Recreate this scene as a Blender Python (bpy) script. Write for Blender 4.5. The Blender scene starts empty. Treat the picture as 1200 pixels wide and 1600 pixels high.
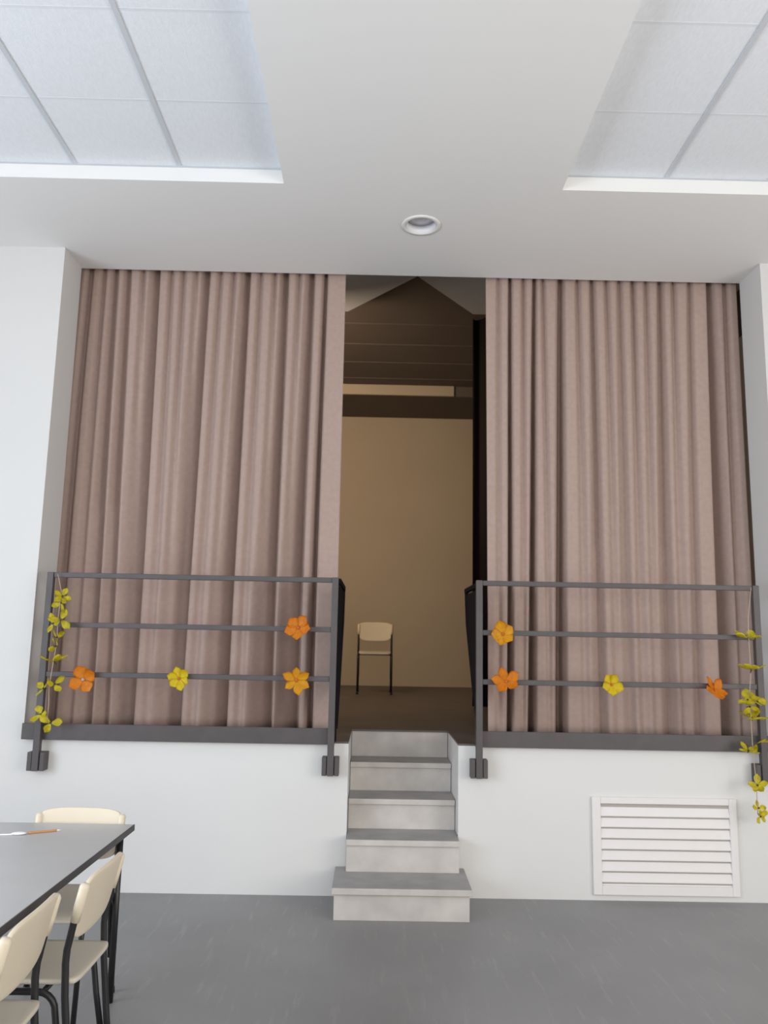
import bpy, bmesh, math, random
from mathutils import Vector, Matrix

C = bpy.context.scene.collection
sc = bpy.context.scene
PI = math.pi

# ------------------------------------------------------------------ camera
cam_d = bpy.data.cameras.new('camera'); cam = bpy.data.objects.new('camera', cam_d); C.objects.link(cam)
cam_d.sensor_fit = 'VERTICAL'; cam_d.sensor_height = 36.0; cam_d.lens = 1253.4 / 1600 * 36.0
cam_d.clip_start = 0.05; cam_d.clip_end = 100
PITCH, ROLL, YAW = .1576, .0188, -.009
M3 = Matrix.Rotation(YAW, 3, 'Z') @ Matrix(((1, 0, 0), (0, -math.sin(PITCH), -math.cos(PITCH)), (0, math.cos(PITCH), -math.sin(PITCH)))) @ Matrix.Rotation(ROLL, 3, 'Z')
cam.matrix_world = Matrix.Translation((0, 0, 1.529)) @ M3.to_4x4()
sc.camera = cam
cam_d.dof.use_dof = True; cam_d.dof.focus_distance = 3.2; cam_d.dof.aperture_fstop = 4.0

# ------------------------------------------------------------------ view + light
sc.view_settings.view_transform = 'Standard'; sc.view_settings.look = 'None'
sc.view_settings.gamma = 1; sc.view_settings.use_curve_mapping = False
sc.view_settings.exposure = -0.06
w = bpy.data.worlds.new('world'); sc.world = w; w.use_nodes = True
w.node_tree.nodes['Background'].inputs[0].default_value = (.75, .85, 1, 1)
w.node_tree.nodes['Background'].inputs[1].default_value = 0.2

def area(name, loc, target, sx, sy, power, col, spread=180):
    d = bpy.data.lights.new(name, 'AREA'); d.shape = 'RECTANGLE'; d.size = sx; d.size_y = sy
    d.energy = power; d.color = col; d.spread = math.radians(spread)
    o = bpy.data.objects.new(name, d); C.objects.link(o); o.location = loc
    o.rotation_euler = (Vector(target) - Vector(loc)).to_track_quat('-Z', 'Y').to_euler()
    return o
area('rear_window_light', (1.0, -3.8, 2.1), (.8, 5.0, 1.9), 6.0, 2.2, 170, (1, .945, .875))
area('left_window_light', (-4.35, 1.1, 1.9), (0, 1.5, 2.0), 5.0, 2.2, 262, (.81, .895, 1))
area('right_window_light', (4.65, 1.2, 1.8), (0, 1.8, 1.9), 4.8, 2.2, 195, (1, .95, .89))
area('stage_lamp_light', (-1.7, 7.2, 4.2), (-.2, 11.2, 2.2), 1.3, .8, 82, (1, .76, .50))

# ------------------------------------------------------------------ materials
def lin(c):
    return tuple((x/255/12.92 if x/255 <= .04045 else ((x/255+.055)/1.055)**2.4) for x in c)
def mat(name, rgb, rough=.6, metal=0, noise=0, scale=20, bump=0, bscale=200, spec=.5, stretch=None, coat=0):
    """rgb: surface albedo (linear); noise varies its value; bump = fine relief"""
    m = bpy.data.materials.new(name); m.use_nodes = True; nt = m.node_tree; b = nt.nodes['Principled BSDF']
    b.inputs['Base Color'].default_value = (*rgb, 1); b.inputs['Roughness'].default_value = rough
    b.inputs['Metallic'].default_value = metal; b.inputs['Specular IOR Level'].default_value = spec
    tc = nt.nodes.new('ShaderNodeTexCoord'); src = tc.outputs['Object']
    if stretch:
        mp = nt.nodes.new('ShaderNodeMapping'); mp.inputs['Scale'].default_value = stretch
        nt.links.new(src, mp.inputs[0]); src = mp.outputs[0]
    n = nt.nodes.new('ShaderNodeTexNoise'); n.inputs['Scale'].default_value = scale; n.inputs['Detail'].default_value = 6
    nt.links.new(src, n.inputs['Vector'])
    r = nt.nodes.new('ShaderNodeValToRGB')
    r.color_ramp.elements[0].position = .3; r.color_ramp.elements[1].position = .7
    k = max(noise, .01)
    r.color_ramp.elements[0].color = (*[c*(1-k) for c in rgb], 1); r.color_ramp.elements[1].color = (*[min(1, c*(1+k)) for c in rgb], 1)
    nt.links.new(n.outputs[0], r.inputs[0]); nt.links.new(r.outputs[0], b.inputs['Base Color'])
    if bump:
        n2 = nt.nodes.new('ShaderNodeTexNoise'); n2.inputs['Scale'].default_value = bscale; n2.inputs['Detail'].default_value = 4
        nt.links.new(tc.outputs['Object'], n2.inputs['Vector'])
        bp = nt.nodes.new('ShaderNodeBump'); bp.inputs['Strength'].default_value = bump; bp.inputs['Distance'].default_value = .002
        nt.links.new(n2.outputs[0], bp.inputs['Height']); nt.links.new(bp.outputs[0], b.inputs['Normal'])
    return m
PAINT = mat('white_paint', (.675, .67, .66), .85, noise=.012, scale=1.3, bump=.15)
GYPSUM = mat('ceiling_paint', (.82, .82, .81), .9, noise=.01, scale=1.0)
TILE = mat('mineral_tile', (.82, .85, .89), .95, noise=.03, scale=90, bump=.5, bscale=260, stretch=(1, .25, 1))
TBAR = mat('tile_rail', (.60, .63, .67), .5)
TBAR2 = mat('tile_rail_thin', (.76, .79, .83), .5)
STONE = mat('step_stone', (.52, .49, .46), .7, noise=.12, scale=7, bump=.2)
TREAD = mat('step_tread', (.33, .32, .318), .55, noise=.12, scale=8)
DARKMETAL = mat('dark_painted_steel', (.074, .065, .066), .5, noise=.08, scale=14)
DARKER = mat('black_panel', (.010, .009, .011), .9, spec=.12)
BLACKTUBE = mat('black_tube', (.012, .011, .012), .38)
CURTAIN = mat('taupe_curtain', (.415, .312, .272), .95, noise=.05, scale=30, bump=.4, bscale=700, spec=.1)
BLACKCLOTH = mat('black_cloth', (.02, .016, .016), .95, spec=.1)
CREAM = mat('cream_plastic', (.68, .60, .46), .42, noise=.02, scale=6)
SEATC = mat('cream_seat', (.56, .51, .42), .45, noise=.03, scale=6)
TABLETOP = mat('grey_laminate', (.50, .50, .50), .38, noise=.02, scale=9)
TABLEEDGE = mat('dark_edge_band', (.045, .040, .045), .5)
ORANGE = mat('orange_petal', (.95, .31, .010), .5, noise=.15, scale=35)
AMBER = mat('amber_petal', (.97, .45, .010), .5, noise=.15, scale=35)
YELLOW = mat('yellow_petal', (.92, .70, .012), .5, noise=.15, scale=35)
LEMON = mat('lemon_petal', (.72, .62, .025), .5, noise=.25, scale=40)
STEMM = mat('dark_green_wire', (.035, .045, .015), .6)
FCENTRE = mat('flower_centre', (.50, .12, .01), .7)
FCENTRE_G = mat('grey_flower_centre', (.40, .36, .36), .6)
STRING = mat('pale_string', (.48, .38, .28), .8)
VENT = mat('grille_plastic', (.74, .72, .715), .6)
VENTIN = mat('grille_inside', (.42, .385, .35), .8)
STAGEWALL = mat('stage_wall_paint', (.50, .42, .33), .9, noise=.03, scale=1.2)
STAGEDARK = mat('stage_shade_tone', (.13, .105, .095), .9, noise=.05, scale=2)
STAGELIT = mat('stage_lit_patch', (.64, .66, .70), .9)  # pale colour stands for light falling on the stage ceiling
LAMPW = mat('lamp_trim', (.80, .80, .82), .35)
LAMPG = mat('lamp_glass', (.62, .62, .66), .3)
WOOD = mat('brown_wood', (.50, .24, .10), .6)
WHITE = mat('white_plastic', (.85, .85, .85), .4)

def floor_mat(name, base, streak):
    m = mat(name, base, .42, noise=.09, scale=1.6); nt = m.node_tree; b = nt.nodes['Principled BSDF']
    tc = nt.nodes.new('ShaderNodeTexCoord'); mp = nt.nodes.new('ShaderNodeMapping')
    mp.inputs['Rotation'].default_value = (0, 0, .62); mp.inputs['Scale'].default_value = (14, 1.6, 1)
    nt.links.new(tc.outputs['Object'], mp.inputs[0])
    n = nt.nodes.new('ShaderNodeTexNoise'); n.inputs['Scale'].default_value = 1.8; n.inputs['Detail'].default_value = 8; n.inputs['Roughness'].default_value = .62
    nt.links.new(mp.outputs[0], n.inputs['Vector'])
    r = nt.nodes.new('ShaderNodeValToRGB'); r.color_ramp.elements[0].position = .56; r.color_ramp.elements[1].position = .78
    r.color_ramp.elements[0].color = (0, 0, 0, 1); r.color_ramp.elements[1].color = (1, 1, 1, 1)
    nt.links.new(n.outputs[0], r.inputs[0])
    old = b.inputs['Base Color'].links[0].from_socket
    mx = nt.nodes.new('ShaderNodeMix'); mx.data_type = 'RGBA'; mx.inputs[7].default_value = (*streak, 1)
    mu = nt.nodes.new('ShaderNodeMath'); mu.operation = 'MULTIPLY'; mu.inputs[1].default_value = .55
    nt.links.new(r.outputs[0], mu.inputs[0]); nt.links.new(mu.outputs[0], mx.inputs[0]); nt.links.new(old, mx.inputs[6])
    nt.links.new(mx.outputs[2], b.inputs['Base Color'])
    return m
FLOOR = floor_mat('grey_linoleum', (.235, .232, .235), (.36, .355, .35))
STAGEFLOOR = mat('dark_stage_linoleum', (.105, .085, .078), .5, noise=.15, scale=2.5)

# ------------------------------------------------------------------ mesh helpers
def add_box(bm, x0, x1, y0, y1, z0, z1, mtx=None):
    vs = [bm.verts.new((x, y, z)) for z in (z0, z1) for y in (y0, y1) for x in (x0, x1)]
    for f in ((0, 2, 3, 1), (4, 5, 7, 6), (0, 1, 5, 4), (2, 6, 7, 3), (0, 4, 6, 2), (1, 3, 7, 5)):
        bm.faces.new([vs[i] for i in f])
    if mtx:
        bmesh.ops.transform(bm, matrix=mtx, verts=vs)
    return vs
def add_tube(bm, pts, r, seg=12, cap=True):
    pts = [Vector(p) for p in pts]; rings = []; up = None
    for i, p in enumerate(pts):
        t = (pts[min(i+1, len(pts)-1)] - pts[max(i-1, 0)]).normalized()
        if up is None:
            up = Vector((0, 0, 1)) if abs(t.z) < .9 else Vector((1, 0, 0))
        s = t.cross(up).normalized(); up = s.cross(t).normalized()
        rr = r[i] if isinstance(r, (list, tuple)) else r
        rings.append([bm.verts.new(p + s*math.cos(2*PI*k/seg)*rr + up*math.sin(2*PI*k/seg)*rr) for k in range(seg)])
    for a, b in zip(rings, rings[1:]):
        for k in range(seg):
            bm.faces.new((a[k], a[(k+1) % seg], b[(k+1) % seg], b[k]))
    if cap:
        bm.faces.new(list(reversed(rings[0]))); bm.faces.new(rings[-1])
def add_prism(bm, poly, axis, a, b):
    """polygon in the plane normal to axis, extruded from a to b"""
    def P(q, v):
        if axis == 'x': return (v, q[0], q[1])
        if axis == 'y': return (q[0], v, q[1])
        return (q[0], q[1], v)
    A = [bm.verts.new(P(q, a)) for q in poly]; B = [bm.verts.new(P(q, b)) for q in poly]
    n = len(poly)
    bm.faces.new(A); bm.faces.new(list(reversed(B)))
    for i in range(n):
        bm.faces.new((A[i], B[i], B[(i+1) % n], A[(i+1) % n]))
def obj(name, bm, m, parent=None, bevel=0, smooth=False, mod=None):
    bmesh.ops.recalc_face_normals(bm, faces=bm.faces)
    me = bpy.data.meshes.new(name); bm.to_mesh(me); bm.free()
    o = bpy.data.objects.new(name, me); C.objects.link(o); me.materials.append(m)
    if smooth:
        for p in me.polygons: p.use_smooth = True
    if bevel:
        b = o.modifiers.new('bevel', 'BEVEL'); b.width = bevel; b.segments = 2; b.limit_method = 'ANGLE'
    if parent: o.parent = parent
    return o
def B(): return bmesh.new()
def box(name, m, parent, *a, bevel=0):
    bm = B(); add_box(bm, *a); return obj(name, bm, m, parent, bevel)
def tag(o, label, cat, group=None):
    o['label'] = label; o['category'] = cat
    if group: o['group'] = group
    return o
def thing(name, label, cat, loc=(0, 0, 0), rotz=0, group=None):
    o = bpy.data.objects.new(name, None); C.objects.link(o); o.empty_display_size = .1
    o.location = loc; o.rotation_euler = (0, 0, rotz)
    return tag(o, label, cat, group)
def struct(name, bm, m, bevel=0):
    o = obj(name, bm, m, None, bevel); o['kind'] = 'structure'; return o
def dup(root, loc, rotz, label, scale=1):
    r = root.copy(); C.objects.link(r); r.location = loc; r.rotation_euler = (0, 0, rotz); r['label'] = label; r.scale = (scale,)*3
    for ch in list(root.children):
        c = ch.copy(); C.objects.link(c); c.parent = r
        for g in list(ch.children):
            d = g.copy(); C.objects.link(d); d.parent = c
    return r

# ------------------------------------------------------------------ setting
D = 5.13           # face of the stage wall
DB = 5.44          # back of the stage wall
SZ = .90           # stage height
XL, XR = -2.154, 2.588     # opening
CL = 4.12          # plaster ceiling
CT = 4.209         # tiles
WX0, WX1, WY0 = -4.5, 4.8, -4.0
STY = 11.25        # stage back wall
NX0, NX1, NY = -.146, .534, 5.826   # stair notch

bm = B(); add_box(bm, WX0, WX1, WY0, D, -.1, 0); struct('floor', bm, FLOOR)
bm = B(); add_box(bm, WX0-.2, WX0, WY0-.2, D, -.1, 4.4); struct('wall_left', bm, PAINT)
bm = B(); add_box(bm, WX1, WX1+.2, WY0-.2, D, -.1, 4.4); struct('wall_right', bm, PAINT)
bm = B(); add_box(bm, WX0, WX1, WY0-.2, WY0, -.1, 4.4); struct('wall_rear', bm, PAINT)
# front wall: two jambs and the two low walls beside the stairs
bm = B()
add_box(bm, WX0-.2, XL, D, DB, -.1, CL); add_box(bm, XR, WX1+.2, D, DB, -.1, CL)
add_box(bm, XL, NX0, D, DB, -.1, SZ-.012); add_box(bm, NX1, XR, D, DB, -.1, SZ-.012)
add_box(bm, NX0-.12, NX0, DB, NY+.1, -.1, SZ-.012); add_box(bm, NX1, NX1+.12, DB, NY+.1, -.1, SZ-.012)
struct('wall_front', bm, PAINT)
# ceiling: plaster slab with two coffers and a round hole for the downlight
LX, LY, LR, LS = .243, 4.722, .097, .2
bm = B()
TOP = 4.45
FY = 4.286; AX, BX = -.576, 1.037
def band(x0, x1, y0, y1): add_box(bm, x0, x1, y0, y1, CL, TOP)
band(WX0, LX-LS, FY, DB); band(LX+LS, WX1, FY, DB); band(LX-LS, LX+LS, FY, LY-LS); band(LX-LS, LX+LS, LY+LS, DB)
band(AX, BX, -3.0, FY); band(WX0, WX1, WY0, -3.0)
band(WX0, -4.18, -3.0, FY); band(4.64, WX1, -3.0, FY)
n = 48
ring = []; sq = []
for k in range(n):
    a = 2*PI*k/n; c, s = math.cos(a), math.sin(a); q = LS/max(abs(c), abs(s))
    ring.append([bm.verts.new((LX+c*LR, LY+s*LR, z)) for z in (CL, CL+.08)]); sq.append(bm.verts.new((LX+c*q, LY+s*q, CL)))
for k in range(n):
    j = (k+1) % n
    bm.faces.new((ring[k][0], ring[j][0], sq[j], sq[k])); bm.faces.new((ring[k][0], ring[k][1], ring[j][1], ring[j][0]))
struct('ceiling', bm, GYPSUM)
bm = B(); add_box(bm, -4.18, AX, -3.0, FY, CT, CT+.02); add_box(bm, BX, 4.64, -3.0, FY, CT, CT+.02)
struct('ceiling_tiles', bm, TILE).name = 'ceiling'
bm = B()
x = AX-.604
while x > -4.18: add_box(bm, x-.012, x+.012, -3.0, FY-.018, CT-.006, CT); x -= .6
x = BX+.604
while x < 4.64: add_box(bm, x-.012, x+.012, -3.0, FY-.018, CT-.006, CT); x += .6
for a, b in ((-4.18, AX), (BX, 4.64)):
    add_box(bm, a, b, FY-.018, FY, CT-.006, CT)
for a in (AX-.018, BX): add_box(bm, a, a+.018, -3.0, FY-.018, CT-.006, CT)
struct('trim_1', bm, TBAR)
bm = B()
y = 3.708
while y > -3:
    for a, b in ((-4.18, AX), (BX, 4.64)): add_box(bm, a, b, y-.008, y+.008, CT-.0008, CT)
    y -= .6
struct('trim_2', bm, TBAR2)

# stage shell
SX0, SX1 = -3.4, 3.9
bm = B()
add_box(bm, SX0, NX0-.12, DB, STY, SZ-.08, SZ); add_box(bm, NX1+.12, SX1, DB, STY, SZ-.08, SZ)
add_box(bm, XL, NX0, D, DB, SZ-.012, SZ); add_box(bm, NX1, XR, D, DB, SZ-.012, SZ)
add_box(bm, NX0-.12, NX0, DB, NY, SZ-.012, SZ); add_box(bm, NX1, NX1+.12, DB, NY, SZ-.012, SZ)
add_box(bm, NX0-.12, NX1+.12, NY, STY, SZ-.012, SZ)
struct('floor_stage', bm, STAGEFLOOR).name = 'floor'
bm = B(); add_box(bm, SX0-.1, SX1+.1, STY, STY+.1, SZ-.1, 5.6); struct('wall_back', bm, STAGEWALL)
bm = B(); add_box(bm, SX0-.1, SX0, DB, STY, SZ-.1, 5.6); struct('wall_stage_left', bm, STAGEWALL)
bm = B(); add_box(bm, SX1, SX1+.1, DB, STY, SZ-.1, 5.6); struct('wall_stage_right', bm, STAGEWALL)
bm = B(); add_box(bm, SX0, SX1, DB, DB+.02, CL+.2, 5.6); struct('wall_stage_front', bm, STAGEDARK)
# stage ceiling: a high tiled part with its shade in the dark colour, then a beam dropped in front of the back wall
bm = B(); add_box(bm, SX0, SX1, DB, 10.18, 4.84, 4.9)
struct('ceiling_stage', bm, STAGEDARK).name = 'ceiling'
bm = B()
for y in (8.1, 8.7, 9.3, 9.9): add_box(bm, SX0, SX1, y-.01, y+.01, 4.833, 4.84)
struct('trim_3', bm, mat('stage_tile_joint', (.145, .118, .106), .8))
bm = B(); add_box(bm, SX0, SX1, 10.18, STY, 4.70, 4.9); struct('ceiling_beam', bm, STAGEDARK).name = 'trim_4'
bm = B(); add_box(bm, SX0, .98, 10.15, 10.18, 4.70, 4.835); struct('beam_lit_face', bm, STAGEWALL)  # light on the beam front is put into this paler strip
# light-grey panels added for lit ceiling patches; dark ceiling between gives the shadow triangle
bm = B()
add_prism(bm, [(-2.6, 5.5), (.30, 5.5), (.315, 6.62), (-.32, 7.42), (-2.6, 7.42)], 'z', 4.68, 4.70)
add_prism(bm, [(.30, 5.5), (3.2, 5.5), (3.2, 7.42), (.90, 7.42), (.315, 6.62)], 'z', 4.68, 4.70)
struct('ceiling_lit_patches', bm, STAGELIT)

# ------------------------------------------------------------------ stairs
st = thing('staircase', 'grey stone steps climbing through the gap in the white wall up to the stage', 'stairs', (.194, 4.69, 0))
Z = [0, .170, .353, .535, .718, .900]
def P(x, y): return (x-.194, y-4.69)
for k in range(1, 6):
    if k == 1: nose, back, x0, x1 = 4.69, 5.018, -.195, .556
    else: nose, back, x0, x1 = 5.0+(k-2)*.2753, 5.018+(k-1)*.2753, NX0+.004, NX1-.004
    over = .018 if k < 5 else .006
    xe = .012 if k == 1 else 0
    a, b = P(x0, nose+over); c, d = P(x1, back)
    rs = box('step_riser', STONE, st, a, c, b, b+.03 if k < 5 else b+.0+.012, Z[k-1], Z[k]-.03 if k < 5 else Z[k]-.002, bevel=.002)
    if k == 1:
        for xx in (a, c-.03): box('step_side', STONE, st, xx, xx+.03, b+.03, P(0, 5.128)[1], 0, Z[1]-.03)
    if k == 2:
        for xx in (a, c-.03): box('step_side', STONE, st, xx, xx+.03, b+.03, P(0, 5.128)[1], Z[1], Z[2]-.03)
    if k < 5:
        dd = 5.125-4.69 if k == 1 else d
        n0 = P(0, nose)[1]
        tr = box('step_tread', TREAD, st, a-xe, c+xe, n0+.012, dd, Z[k]-.030, Z[k])
        box('step_nosing', STONE, tr, a-xe, c+xe, n0, n0+.012, Z[k]-.032, Z[k]+.0005, bevel=.002)

# ------------------------------------------------------------------ curtains
def curtain(label, xt0, xt1, xb0, xb1, grooves, z0, z1, Y, seed):
    """grooves: (x at top, x at hem, depth top, depth hem, (left, right width) top, (left, right width) hem)"""
    N = int((xb1-xb0)/.006); rows = 48; g = []; bm = B()
    def prof(d, wl, wr):
        q = (-d/wl) if d < 0 else d/wr
        if q >= 1: return 0
        return (1-q)**1.25 if d < 0 and wl > .08 else .5+.5*math.cos(PI*q)
    for r in range(rows+1):
        t = r/rows; z = z1+(z0-z1)*t; e = t**.75
        x0 = xt0*(1-e)+xb0*e; x1 = xt1*(1-e)+xb1*e
        gr = []
        for (a, b, d0, d1, w0, w1) in grooves:
            gr.append((a*(1-e)+b*e, d0*(1-e)+d1*e, w0[0]*(1-e)+w1[0]*e, w0[1]*(1-e)+w1[1]*e))
        xs = [x0+(x1-x0)*i/N for i in range(N+1)]
        ds = []
        for x in xs:
            v = 0
            for (c, d, wl, wr) in gr:
                p = d*prof(x-c, wl, wr)
                v = max(v, p)+.25*min(v, p)
            ds.append(v)
        for _ in range(2):
            ds = [(ds[max(i-1, 0)]+2*ds[i]+ds[min(i+1, N)])/4 for i in range(N+1)]
        g.append([bm.verts.new((x+.004*math.sin(t*6+x*3+seed)*t*(0 < i < N), Y+d+.004*math.sin(x*9+t*3+seed), z)) for i, (x, d) in enumerate(zip(xs, ds))])
    for r in range(rows):
        for i in range(N):
            bm.faces.new((g[r][i], g[r][i+1], g[r+1][i+1], g[r+1][i]))
    o = obj('stage_curtain', bm, CURTAIN, None, smooth=True)
    m_ = o.modifiers.new('thickness', 'SOLIDIFY'); m_.thickness = .004; m_.offset = 0
    return tag(o, label, 'curtain')
Lx = [(-2.11,-2.149),(-2.012,-2.021),(-1.928,-1.893),(-1.839,-1.786),(-1.737,-1.688),(-1.625,-1.603),(-1.531,-1.5),(-1.442,-1.415),(-1.344,-1.346),(-1.25,-1.291),(-1.162,-1.201),(-1.068,-1.103),(-0.96,-0.987),(-0.876,-0.889),(-0.773,-0.782),(-0.683,-0.692),(-0.594,-0.61),(-0.491,-0.516),(-0.397,-0.417)]
Lk = 'wsmmsMsssMssMssMsMN'
G = []
for (a, b), k in zip(Lx, Lk):
    if k == 'M': G.append((a, b, .085, .210, (.050, .012), (.24 if b < -1 else .18, .018)))
    elif k == 'N': G.append((a, b, .090, .150, (.032, .012), (.050, .014)))
    elif k == 'm': G.append((a, b, .065, .115, (.042, .018), (.10, .025)))
    elif k == 'w': G.append((a, b, .055, .080, (.03, .03), (.06, .05)))
    else: G.append((a, b, .050, .028, (.030, .022), (.050, .040)))
curtain('long taupe curtain hanging left of the dark stage gap', -2.176, -.261, -2.196, -.256, G, .912, 4.40, 5.50, 3)
G = []
for a, b, d0, d1, w0, w1 in (
    (.860, .842, .03, .010, (.03, .02), (.03, .03)), (.945, .926, .07, .15, (.020, .012), (.030, .014)), (1.044, 1.01, .04, .008, (.03, .02), (.03, .03)),
    (1.129, 1.082, .07, .15, (.022, .012), (.050, .014)), (1.181, 1.19, .04, .010, (.03, .02), (.03, .04)), (1.328, 1.285, .06, .13, (.05, .016), (.079, .022)),
    (1.436, 1.435, .04, .012, (.03, .02), (.05, .05)), (1.545, 1.555, .05, .055, (.03, .015), (.10, .03)), (1.644, 1.652, .04, .012, (.03, .02), (.05, .05)),
    (1.744, 1.738, .04, .035, (.03, .02), (.09, .04)), (1.843, 1.825, .05, .012, (.03, .02), (.05, .05)), (1.942, 1.911, .04, .012, (.03, .02), (.05, .05)),
    (2.051, 2.007, .05, .060, (.03, .02), (.10, .05)), (2.146, 2.098, .04, .012, (.03, .02), (.05, .05)), (2.269, 2.200, .04, .035, (.03, .02), (.07, .03)),
    (2.398, 2.352, .07, .13, (.02, .04), (.018, .16)), (2.521, 2.50, .04, .03, (.03, .02), (.05, .06))):
    G.append((a, b, d0*1.35, d1*1.4+.008, w0, w1))
curtain('long taupe curtain hanging right of the dark stage gap', .757, 2.592, .770, 2.590, G, .912, 4.40, 5.50, 8)
# black wing drape deep in the stage
bm = B(); g = []
for r in (0, 1):
    row = []
    for i in range(61):
        t = i/60; row.append(bm.verts.new((.955+t*1.9, 7.9+.045*math.sin(t*60)-.25*t, SZ+.01 if r else 4.83)))
    g.append(row)
for i in range(60): bm.faces.new((g[0][i], g[0][i+1], g[1][i+1], g[1][i]))
o = obj('wing_drape', bm, BLACKCLOTH, None, smooth=True)
s = o.modifiers.new('thickness', 'SOLIDIFY'); s.thickness = .006
tag(o, 'black drape deep in the stage beside the right end of the gap', 'drape')

# ------------------------------------------------------------------ railings
RY = 5.068
def railing(label, x0, x1, inner, tx0, tx1):
    t = thing('stage_railing', label, 'railing', ((x0+x1)/2, RY, SZ)); ox, oy, oz = (x0+x1)/2, RY, SZ
    def bx(nm, m, a, b, c, d, e, f, p=t, bev=.003): return box(nm, m, p, a-ox, b-ox, c-oy, d-oy, e-oz, f-oz, bevel=bev)
    for xp in (x0, x1):
        ps = bx('post', DARKMETAL, xp-.020, xp+.020, RY-.020, RY+.020, .705, 1.909)
        br = B()
        add_box(br, xp-.052-ox, xp+.052-ox, .022+RY-oy, D-.001-oy, .705-oz, .815-oz)
        add_box(br, xp-.052-ox, xp-.024-ox, -.012+RY-oy, .022+RY-oy, .705-oz, .815-oz)
        add_box(br, xp+.024-ox, xp+.052-ox, -.012+RY-oy, .022+RY-oy, .705-oz, .815-oz)
        obj('wall_bracket', br, DARKMETAL, ps, .003)
    for z in (1.892, 1.583, 1.281):
        bx('rail', DARKMETAL, x0+.02, x1-.02, RY-.012, RY+.012, z-.016, z+.016)
    bx('toe_board', DARKMETAL, tx0, tx1, RY+.022, RY+.034, .885, .982)
    # dark side guard running back from the inner post beside the stairs
    xi = inner; s = 1 if xi > 0 else -1
    bm = B(); q = [(RY+.03, 1.86), (5.88, 1.86), (5.80, 1.66), (5.40, 1.20), (RY+.09, 1.00), (RY+.09, .902), (RY+.03, .902)]
    add_prism(bm, [(a-oy, b-oz) for a, b in q], 'x', xi-.008-ox, xi+.008-ox)
    sp = obj('side_panel', bm, DARKER, t); sp['label'] = 'black side panel'
    bm = B(); add_box(bm, xi-.014-ox, xi+.014-ox, RY+.02-oy, 5.90-oy, 1.876-oz, 1.905-oz)
    obj('side_rail', bm, DARKER, sp)
    bm = B(); add_tube(bm, [(xi-ox, 5.885-oy, 1.88-oz), (xi-ox, 5.81-oy, 1.65-oz), (xi-ox, 5.41-oy, 1.19-oz), (xi-ox, RY+.10-oy, .98-oz)], .014, 8)
    obj('side_brace', bm, DARKER, sp)
    return t
railing('dark steel railing with horizontal bars in front of the left curtain', -2.037, -.252, -.232, -2.15, -.232)
railing('dark steel railing with horizontal bars in front of the right curtain', .655, 2.402, .668, .635, 2.585)

# ------------------------------------------------------------------ flowers
def petal(bm, ang, length, width, cup, twist, mtx, thick=.0022):
    n, m_ = 8, 6; g = []
    for i in range(n+1):
        t = i/n
        wd = width*1.14*max(.03, math.sin(PI*min(1, t**1.1*.89+.08)))**.55*(.50+.70*t if t < .7 else .99)
        row = []
        for j in range(m_+1):
            s = j/m_*2-1
            x = s*wd*.5; y = .006+t*length*(1-.10*abs(s)**2)
            z = cup*t*t*length + .35*wd*.5*s*s*.5 + twist*s*t*wd
            row.append(bm.verts.new(mtx @ (Matrix.Rotation(ang, 4, 'Z') @ Vector((x, y, z)))))
        g.append(row)
    fs = [bm.faces.new((g[i][j], g[i][j+1], g[i+1][j+1], g[i+1][j])) for i in range(n) for j in range(m_)]
    bmesh.ops.solidify(bm, geom=fs, thickness=thick)
def disc_facing(dirv, roll=0):
    """matrix that turns local +Z to dirv"""
    q = Vector(dirv).normalized().to_track_quat('Z', 'Y')
    return q.to_matrix().to_4x4() @ Matrix.Rotation(roll, 4, 'Z')
def flower(name, label, loc, m, size, n, facing, roll, seed, centre=FCENTRE, spread=1.0, cup=.25, wid=.78):
    rnd = random.Random(seed)
    t = thing(name, label, 'flower', loc, 0, None)
    R0 = disc_facing(facing, roll)
    for k in range(n):
        bm = B(); a = 2*PI*k/n*spread + rnd.uniform(-.12, .12)
        petal(bm, a, size*rnd.uniform(.88, 1.08), size*wid*rnd.uniform(.9, 1.1), cup+rnd.uniform(-.12, .2), rnd.uniform(-.25, .25), R0)
        obj('petal', bm, m, t, smooth=True)
    bm = B(); bmesh.ops.create_icosphere(bm, subdivisions=2, radius=size*.13, matrix=R0 @ Matrix.Translation((0, 0, .004)) @ Matrix.Diagonal((1, 1, .7, 1)))
    obj('flower_centre', bm, centre, t, smooth=True)
    bm = B(); f = R0 @ Vector((0, 0, -1)); f = Vector((f.x, f.y, f.z))
    end = Vector((.010, RY-.010-loc[1], .004)) if True else f*.05
    add_tube(bm, [f*.003, f*.015, end], .0035, 8)
    obj('stem', bm, STEMM, t)
    return t
FYY = 5.028
flower('artificial_flower', 'orange artificial flower on the lowest bar at the left end of the left railing', (-1.776, FYY, 1.252), ORANGE, .080, 4, (.15, -1, .1), .5, 1, FCENTRE_G, wid=.95)
flower('artificial_flower', 'yellow artificial flower on the lowest bar of the left railing', (-1.191, FYY, 1.268), YELLOW, .066, 6, (0, -1, .1), .2, 2, wid=.85)
flower('artificial_flower', 'orange artificial flower on the middle bar near the right end of the left railing', (-.473, FYY, 1.590), ORANGE, .080, 5, (-.2, -1, .15), 2.0, 3, wid=.85)
flower('artificial_flower', 'light orange artificial flower on the lowest bar near the right end of the left railing', (-.473, FYY, 1.272), AMBER, .082, 6, (.1, -1, 0), .1, 4, wid=.62).children[0]
flower('artificial_flower', 'amber artificial flower on the middle bar at the left end of the right railing', (.799, FYY, 1.575), AMBER, .075, 5, (-.2, -1, .2), .3, 5, wid=.95)
flower('artificial_flower', 'orange artificial flower on the lowest bar at the left end of the right railing', (.815, FYY, 1.285), ORANGE, .088, 5, (-.1, -1, .75), .2, 6, wid=.70)
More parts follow.
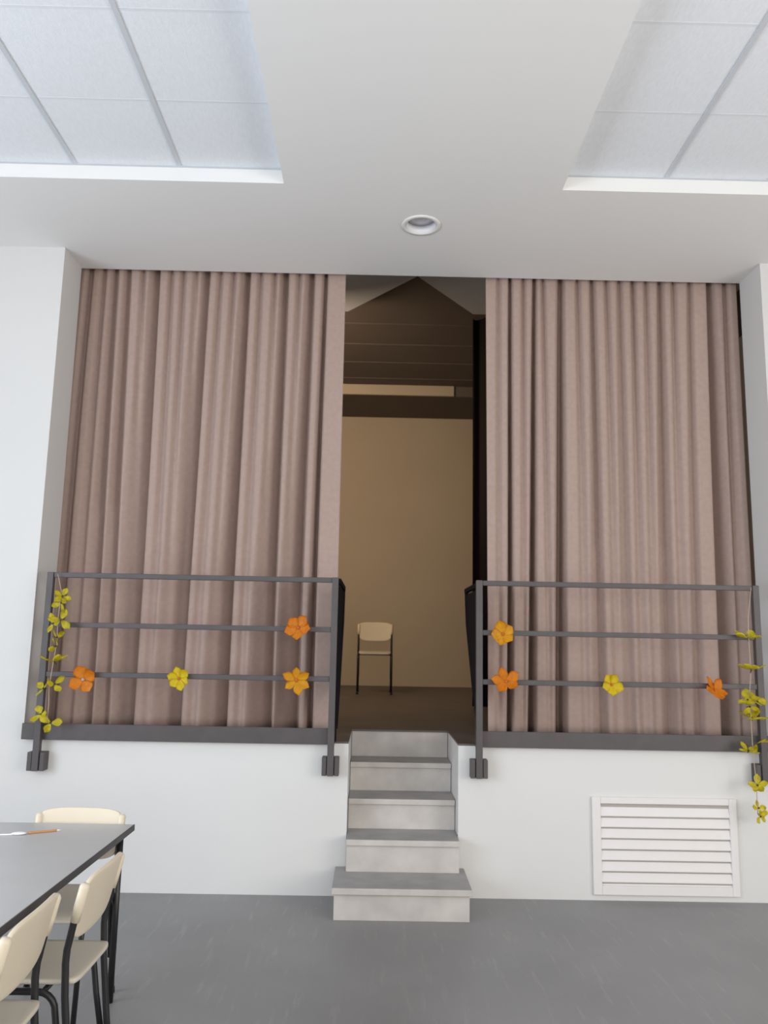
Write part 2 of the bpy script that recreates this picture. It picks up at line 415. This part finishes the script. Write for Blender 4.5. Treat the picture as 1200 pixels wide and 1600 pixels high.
flower('artificial_flower', 'yellow artificial flower on the lowest bar of the right railing', (1.465, FYY, 1.281), YELLOW, .070, 5, (.25, -1, .1), .6, 7, wid=.85)
flower('artificial_flower', 'orange artificial flower on the lowest bar towards the right end of the right railing', (2.105, FYY, 1.258), ORANGE, .080, 5, (.35, -1, .75), .5, 8, wid=.80)

def garland(label, pts, blooms):
    x0, z0 = pts[0]; G0 = (x0, 5.0, z0)
    t = thing('flower_garland', label, 'garland', G0)
    bm = B(); add_tube(bm, [(x-x0, .012*math.sin(i*2.1)+(.035 if i == 0 else 0), z-z0) for i, (x, z) in enumerate(pts)], .0022, 6)
    obj('string', bm, STRING, t, smooth=True)
    for i, (x, z, size, n, facing, roll, w_) in enumerate(blooms):
        rnd = random.Random(40+i); bm = B()
        T = Matrix.Translation((x-x0, rnd.uniform(-.012, .004), z-z0)) @ disc_facing(facing, roll)
        for k in range(n):
            petal(bm, 2*PI*k/n+rnd.uniform(-.3, .3), size*rnd.uniform(.95, 1.25), size*w_*rnd.uniform(.95, 1.2), rnd.uniform(.1, .5), rnd.uniform(-.35, .35), T)
        b_ = obj('blossom', bm, LEMON, t, smooth=True)
        bm = B(); add_tube(bm, [T @ Vector((0, 0, .004)), T @ Vector((.004, 0, -.012)), T @ Vector((.012, .004, -.022))], [.006, .004, .002], 8)
        obj('calyx', bm, STEMM, b_)
    return t
garland('yellow flower garland hanging down the left end post of the left railing',
        [(-1.985, 1.895), (-1.945, 1.79), (-1.938, 1.73), (-1.948, 1.60), (-1.946, 1.477), (-1.950, 1.365), (-1.968, 1.208), (-1.965, 1.10), (-1.960, 1.0)],
        [(-1.930, 1.755, .052, 4, (.5, -1, .3), .9, .62), (-1.935, 1.715, .050, 4, (-.3, -1, -.2), .3, .62), (-1.975, 1.588, .058, 3, (-.3, -1, .3), .6, .72), (-1.925, 1.612, .064, 3, (.4, -1, .1), -.5, .62),
         (-1.945, 1.505, .055, 3, (1, -.18, .15), .9, .6), (-1.955, 1.450, .048, 3, (-1, -.2, .1), 2.2, .6),
         (-1.950, 1.362, .078, 5, (-.05, -.10, 1), .2, .62),
         (-2.000, 1.198, .056, 3, (-.5, -.7, .6), 1.2, .7), (-1.935, 1.225, .050, 3, (.6, -.7, .3), -.7, .72),
         (-2.000, 1.045, .052, 3, (-.4, -.8, .3), .6, .74), (-1.940, .995, .060, 3, (.3, -.8, .5), 2.9, .68)])
garland('yellow flower garland hanging down the right end post of the right railing',
        [(2.365, 1.895), (2.325, 1.70), (2.312, 1.579), (2.320, 1.389), (2.306, 1.2), (2.300, 1.101), (2.307, .928), (2.322, .704), (2.312, .546)],
        [(2.312, 1.580, .078, 5, (.05, -.14, 1), .4, .62), (2.322, 1.389, .074, 5, (0, .02, 1), .1, .62),
         (2.290, 1.205, .064, 4, (-.2, -.6, .75), .4, .78), (2.345, 1.195, .060, 3, (.4, -.5, .75), .1, .7), (2.300, 1.165, .050, 3, (0, -.9, .4), 2.4, .7),
         (2.306, 1.100, .078, 5, (0, -.42, 1), .2, .7),
         (2.335, .948, .066, 4, (.55, -.35, -.7), .6, .62), (2.275, .905, .056, 4, (.1, -.5, .8), .3, .7),
         (2.322, .704, .048, 5, (-.3, -.7, .5), .2, .75),
         (2.318, .575, .042, 4, (.2, -.8, .4), .2, .75), (2.330, .525, .042, 4, (.5, -.7, -.2), .9, .75)])

# ------------------------------------------------------------------ ventilation grille
vt = thing('ventilation_grille', 'white louvred ventilation grille low in the wall right of the steps', 'grille', (1.79, D, .03))
vo = (1.79, D, .03)
def vb(nm, m, a, b, c, d, e, f, p=vt, bev=.002): return box(nm, m, p, a-vo[0], b-vo[0], c-vo[1], d-vo[1], e-vo[2], f-vo[2], bevel=bev)
vb('backing', VENTIN, 1.40, 2.20, D-.004, D-.001, .085, .575)
bm = B()
for a in ((1.352, 1.405, .035, .600), (2.195, 2.240, .035, .600), (1.405, 2.195, .035, .088), (1.405, 2.195, .562, .600)):
    add_box(bm, a[0]-vo[0], a[1]-vo[0], -.018, 0, a[2]-vo[2], a[3]-vo[2])
obj('frame', bm, VENT, vt, .003)
for k in range(8):
    z = .542-k*.0635
    bm = B(); add_prism(bm, [(-.005, z-.001-vo[2]), (-.016, z-.049-vo[2]), (-.016, z-.053-vo[2]), (-.012, z-.053-vo[2]), (-.003, z-.012-vo[2])], 'x', 1.403-vo[0], 2.197-vo[0])
    obj('slat', bm, VENT, vt)

# ------------------------------------------------------------------ downlight
dl = thing('ceiling_downlight', 'round white recessed downlight in the plaster ceiling above the stage gap', 'ceiling light', (LX, LY, CL))
def lathe(bm, prof, n=48):
    rings = [[bm.verts.new((r*math.cos(2*PI*k/n), r*math.sin(2*PI*k/n), z)) for k in range(n)] for r, z in prof]
    for a, b in zip(rings, rings[1:]):
        for k in range(n): bm.faces.new((a[k], a[(k+1) % n], b[(k+1) % n], b[k]))
    return rings
bm = B(); lathe(bm, [(.124, -.0005), (.122, -.006), (.097, -.007), (.0955, -.003), (.0955, -.0005), (.124, -.0005)])
obj('trim_ring', bm, GYPSUM, dl, smooth=True)
bm = B(); lathe(bm, [(.0952, -.004), (.0935, -.004), (.090, .05), (.0952, .05), (.0952, -.004)])
obj('reflector', bm, LAMPW, dl, smooth=True)
bm = B(); r = lathe(bm, [(.0897, .046), (.0897, .044), (.05, .040), (.001, .039)]); bm.faces.new(r[-1])
obj('diffuser', bm, LAMPG, dl, smooth=True)

# ------------------------------------------------------------------ chairs
def arc(c, r, a0, a1, n, f):
    return [f(c[0]+r*math.cos(a0+(a1-a0)*i/n), c[1]+r*math.sin(a0+(a1-a0)*i/n)) for i in range(n+1)]
def make_chair(label):
    t = thing('school_chair', label, 'chair', (0, 0, 0), 0, 'cream and black school chairs')
    HW = .183
    for s in (-1, 1):
        # back leg rising into the back post, with the bend above the seat
        x = s*HW
        bm = B(); add_tube(bm, [(x, -.250, .012), (x, -.226, .20), (x, -.202, .40), (x, -.196, .50), (x, -.198, .54), (x, -.213, .62), (x, -.222, .65)], .0115, 12)
        lg = obj('leg', bm, BLACKTUBE, t, smooth=True)
        bm = B(); add_tube(bm, [(x, -.2512, 0), (x, -.249, .022)], .0145, 12); obj('foot_cap', bm, BLACKTUBE, lg, smooth=True)
        # front leg bent back along the side of the seat and down again against the back leg
        xi = x-s*.004
        f = lambda y, z: (xi, y, z)
        p = [(xi, .205, .012), (xi, .180, .32)] + arc((.120, .355), .058, .12, PI/2, 5, f) + arc((-.115, .355), .058, PI/2, PI, 5, f) + [(xi, -.186, .27), (xi, -.208, .16)]
        bm = B(); add_tube(bm, p, .0105, 12)
        lg = obj('leg', bm, BLACKTUBE, t, smooth=True)
        bm = B(); add_tube(bm, [(xi, .206, 0), (xi, .204, .022)], .0135, 12); obj('foot_cap', bm, BLACKTUBE, lg, smooth=True)
    for y_ in (.12, -.13):
        bm = B(); add_tube(bm, [(-HW, y_, .412), (HW, y_, .412)], .009, 10); obj('seat_support', bm, BLACKTUBE, t, smooth=True)
    # seat: dished rounded panel
    bm = B(); g = []; N = 16
    for i in range(N+1):
        row = []
        for j in range(N+1):
            u, v = i/N*2-1, j/N*2-1
            uu = u*math.sqrt(1-.5*(abs(v)**8)*.2); vv = v*math.sqrt(1-.5*(abs(u)**8)*.2)
            z = .438-.012*(1-u*u)*(1-v*v) - (.022*max(0, v-.6)/.4*max(0, v-.6)/.4)
            row.append(bm.verts.new((uu*.172, vv*.200-.032, z)))
        g.append(row)
    fs = [bm.faces.new((g[i][j], g[i+1][j], g[i+1][j+1], g[i][j+1])) for i in range(N) for j in range(N)]
    bmesh.ops.recalc_face_normals(bm, faces=fs)
    o = obj('seat', bm, SEATC, t, smooth=True); s_ = o.modifiers.new('t', 'SOLIDIFY'); s_.thickness = .016; s_.offset = 0
    o.modifiers.new('b', 'BEVEL').width = .004
    # backrest shell, curved round the sitter, corners rounded
    bm = B(); g = []; N, M_ = 20, 12; Hh, Wd = .104, .186
    for i in range(N+1):
        row = []
        for j in range(M_+1):
            u, v = i/N*2-1, j/M_*2-1
            lim = (1-abs(u)**4)**.5 if abs(u) < 1 else 0
            hh = Hh*(.45+.55*lim) if v < 0 else Hh*(.66+.34*lim)
            z = .656+v*hh
            y = -.199-(z-.55)*.24 - .014*(1-u*u) + .002
            row.append(bm.verts.new((u*Wd, y, z-.0*u)))
        g.append(row)
    for i in range(N):
        for j in range(M_): bm.faces.new((g[i][j], g[i+1][j], g[i+1][j+1], g[i][j+1]))
    o = obj('backrest', bm, CREAM, t, smooth=True); s_ = o.modifiers.new('t', 'SOLIDIFY'); s_.thickness = .013; s_.offset = 0
    bv = o.modifiers.new('b', 'BEVEL'); bv.width = .004; bv.segments = 2
    for s in (-1, 1):
        bm = B(); add_tube(bm, [(s*HW, -.2155, .622), (s*HW, -.226, .67), (s*HW, -.239, .728), (s*HW, -.241, .738)], [.0145, .0165, .0165, .011], 12)
        obj('post_sleeve', bm, CREAM, o, smooth=True)
    return t
ch = make_chair('cream school chair at the side of the table with its whole backrest in view')
ch.location = (-1.152, 2.925, 0); ch.rotation_euler = (0, 0, PI/2)
dup(ch, (-1.195, 2.44, 0), PI/2+.03, 'cream school chair cut by the left edge of the picture, nearest the camera')
dup(ch, (-1.29, 3.517, 0), PI, 'cream school chair at the far end of the table, its backrest above the tabletop')
dup(ch, (.01, 9.72, SZ), PI, 'lone chair standing on the dark stage against the tan back wall', 1.1)

# ------------------------------------------------------------------ table
TX0, TX1, TY0, TY1, TZ = -1.84, -1.038, 1.92, 3.72, .705
tb = thing('school_table', 'long grey laminate table with a dark edge at the lower left', 'table', ((TX0+TX1)/2, (TY0+TY1)/2, 0))
to = ((TX0+TX1)/2, (TY0+TY1)/2)
def tbx(nm, m, a, b, c, d, e, f, p=tb, bev=0): return box(nm, m, p, a-to[0], b-to[0], c-to[1], d-to[1], e, f, bevel=bev)
top = tbx('tabletop', TABLETOP, TX0+.004, TX1-.004, TY0+.004, TY1-.004, TZ-.024, TZ, bev=.001)
bm = B()
for a in ((TX0, TX0+.004, TY0, TY1), (TX1-.004, TX1, TY0, TY1), (TX0+.004, TX1-.004, TY0, TY0+.004), (TX0+.004, TX1-.004, TY1-.004, TY1)):
    add_box(bm, a[0]-to[0], a[1]-to[0], a[2]-to[1], a[3]-to[1], TZ-.026, TZ-.001)
e_ = obj('edge_band', bm, TABLEEDGE, top); e_['label'] = 'dark edge band'
for x in (TX0+.045, TX1-.045):
    for y in (TY0+.05, TY1-.05):
        bm = B(); add_tube(bm, [(x-to[0], y-to[1], .0), (x-to[0], y-to[1], TZ-.026)], .014, 12); obj('leg', bm, BLACKTUBE, tb, smooth=True)
for y in (TY0+.05, TY1-.05):
    tbx('cross_bar', BLACKTUBE, TX0+.06, TX1-.06, y-.010, y+.010, TZ-.055, TZ-.0262)

# small things lying on the table
pn = thing('pencil', 'thin brown pencil lying on the tabletop near its far end', 'pencil', (-1.365, 3.538, TZ), math.atan2(.064, .115))
bm = B(); add_tube(bm, [(-.062, 0, .005), (.052, 0, .005)], .0048, 6); obj('shaft', bm, WOOD, pn)
bm = B(); add_tube(bm, [(.052, 0, .005), (.066, 0, .005)], [.0046, .0006], 6); obj('tip', bm, WHITE, pn)
fk = thing('plastic_spoon', 'white plastic spoon lying on the tabletop just left of the pencil', 'spoon', (-1.475, 3.49, TZ), .25)
bm = B()
bmesh.ops.create_uvsphere(bm, u_segments=16, v_segments=8, radius=1, matrix=Matrix.Translation((.025, 0, .006)) @ Matrix.Diagonal((.030, .016, .006, 1)))
obj('bowl', bm, WHITE, fk, smooth=True)
bm = B(); add_box(bm, -.09, .002, -.004, .004, .001, .006); obj('handle', bm, WHITE, fk, .001)
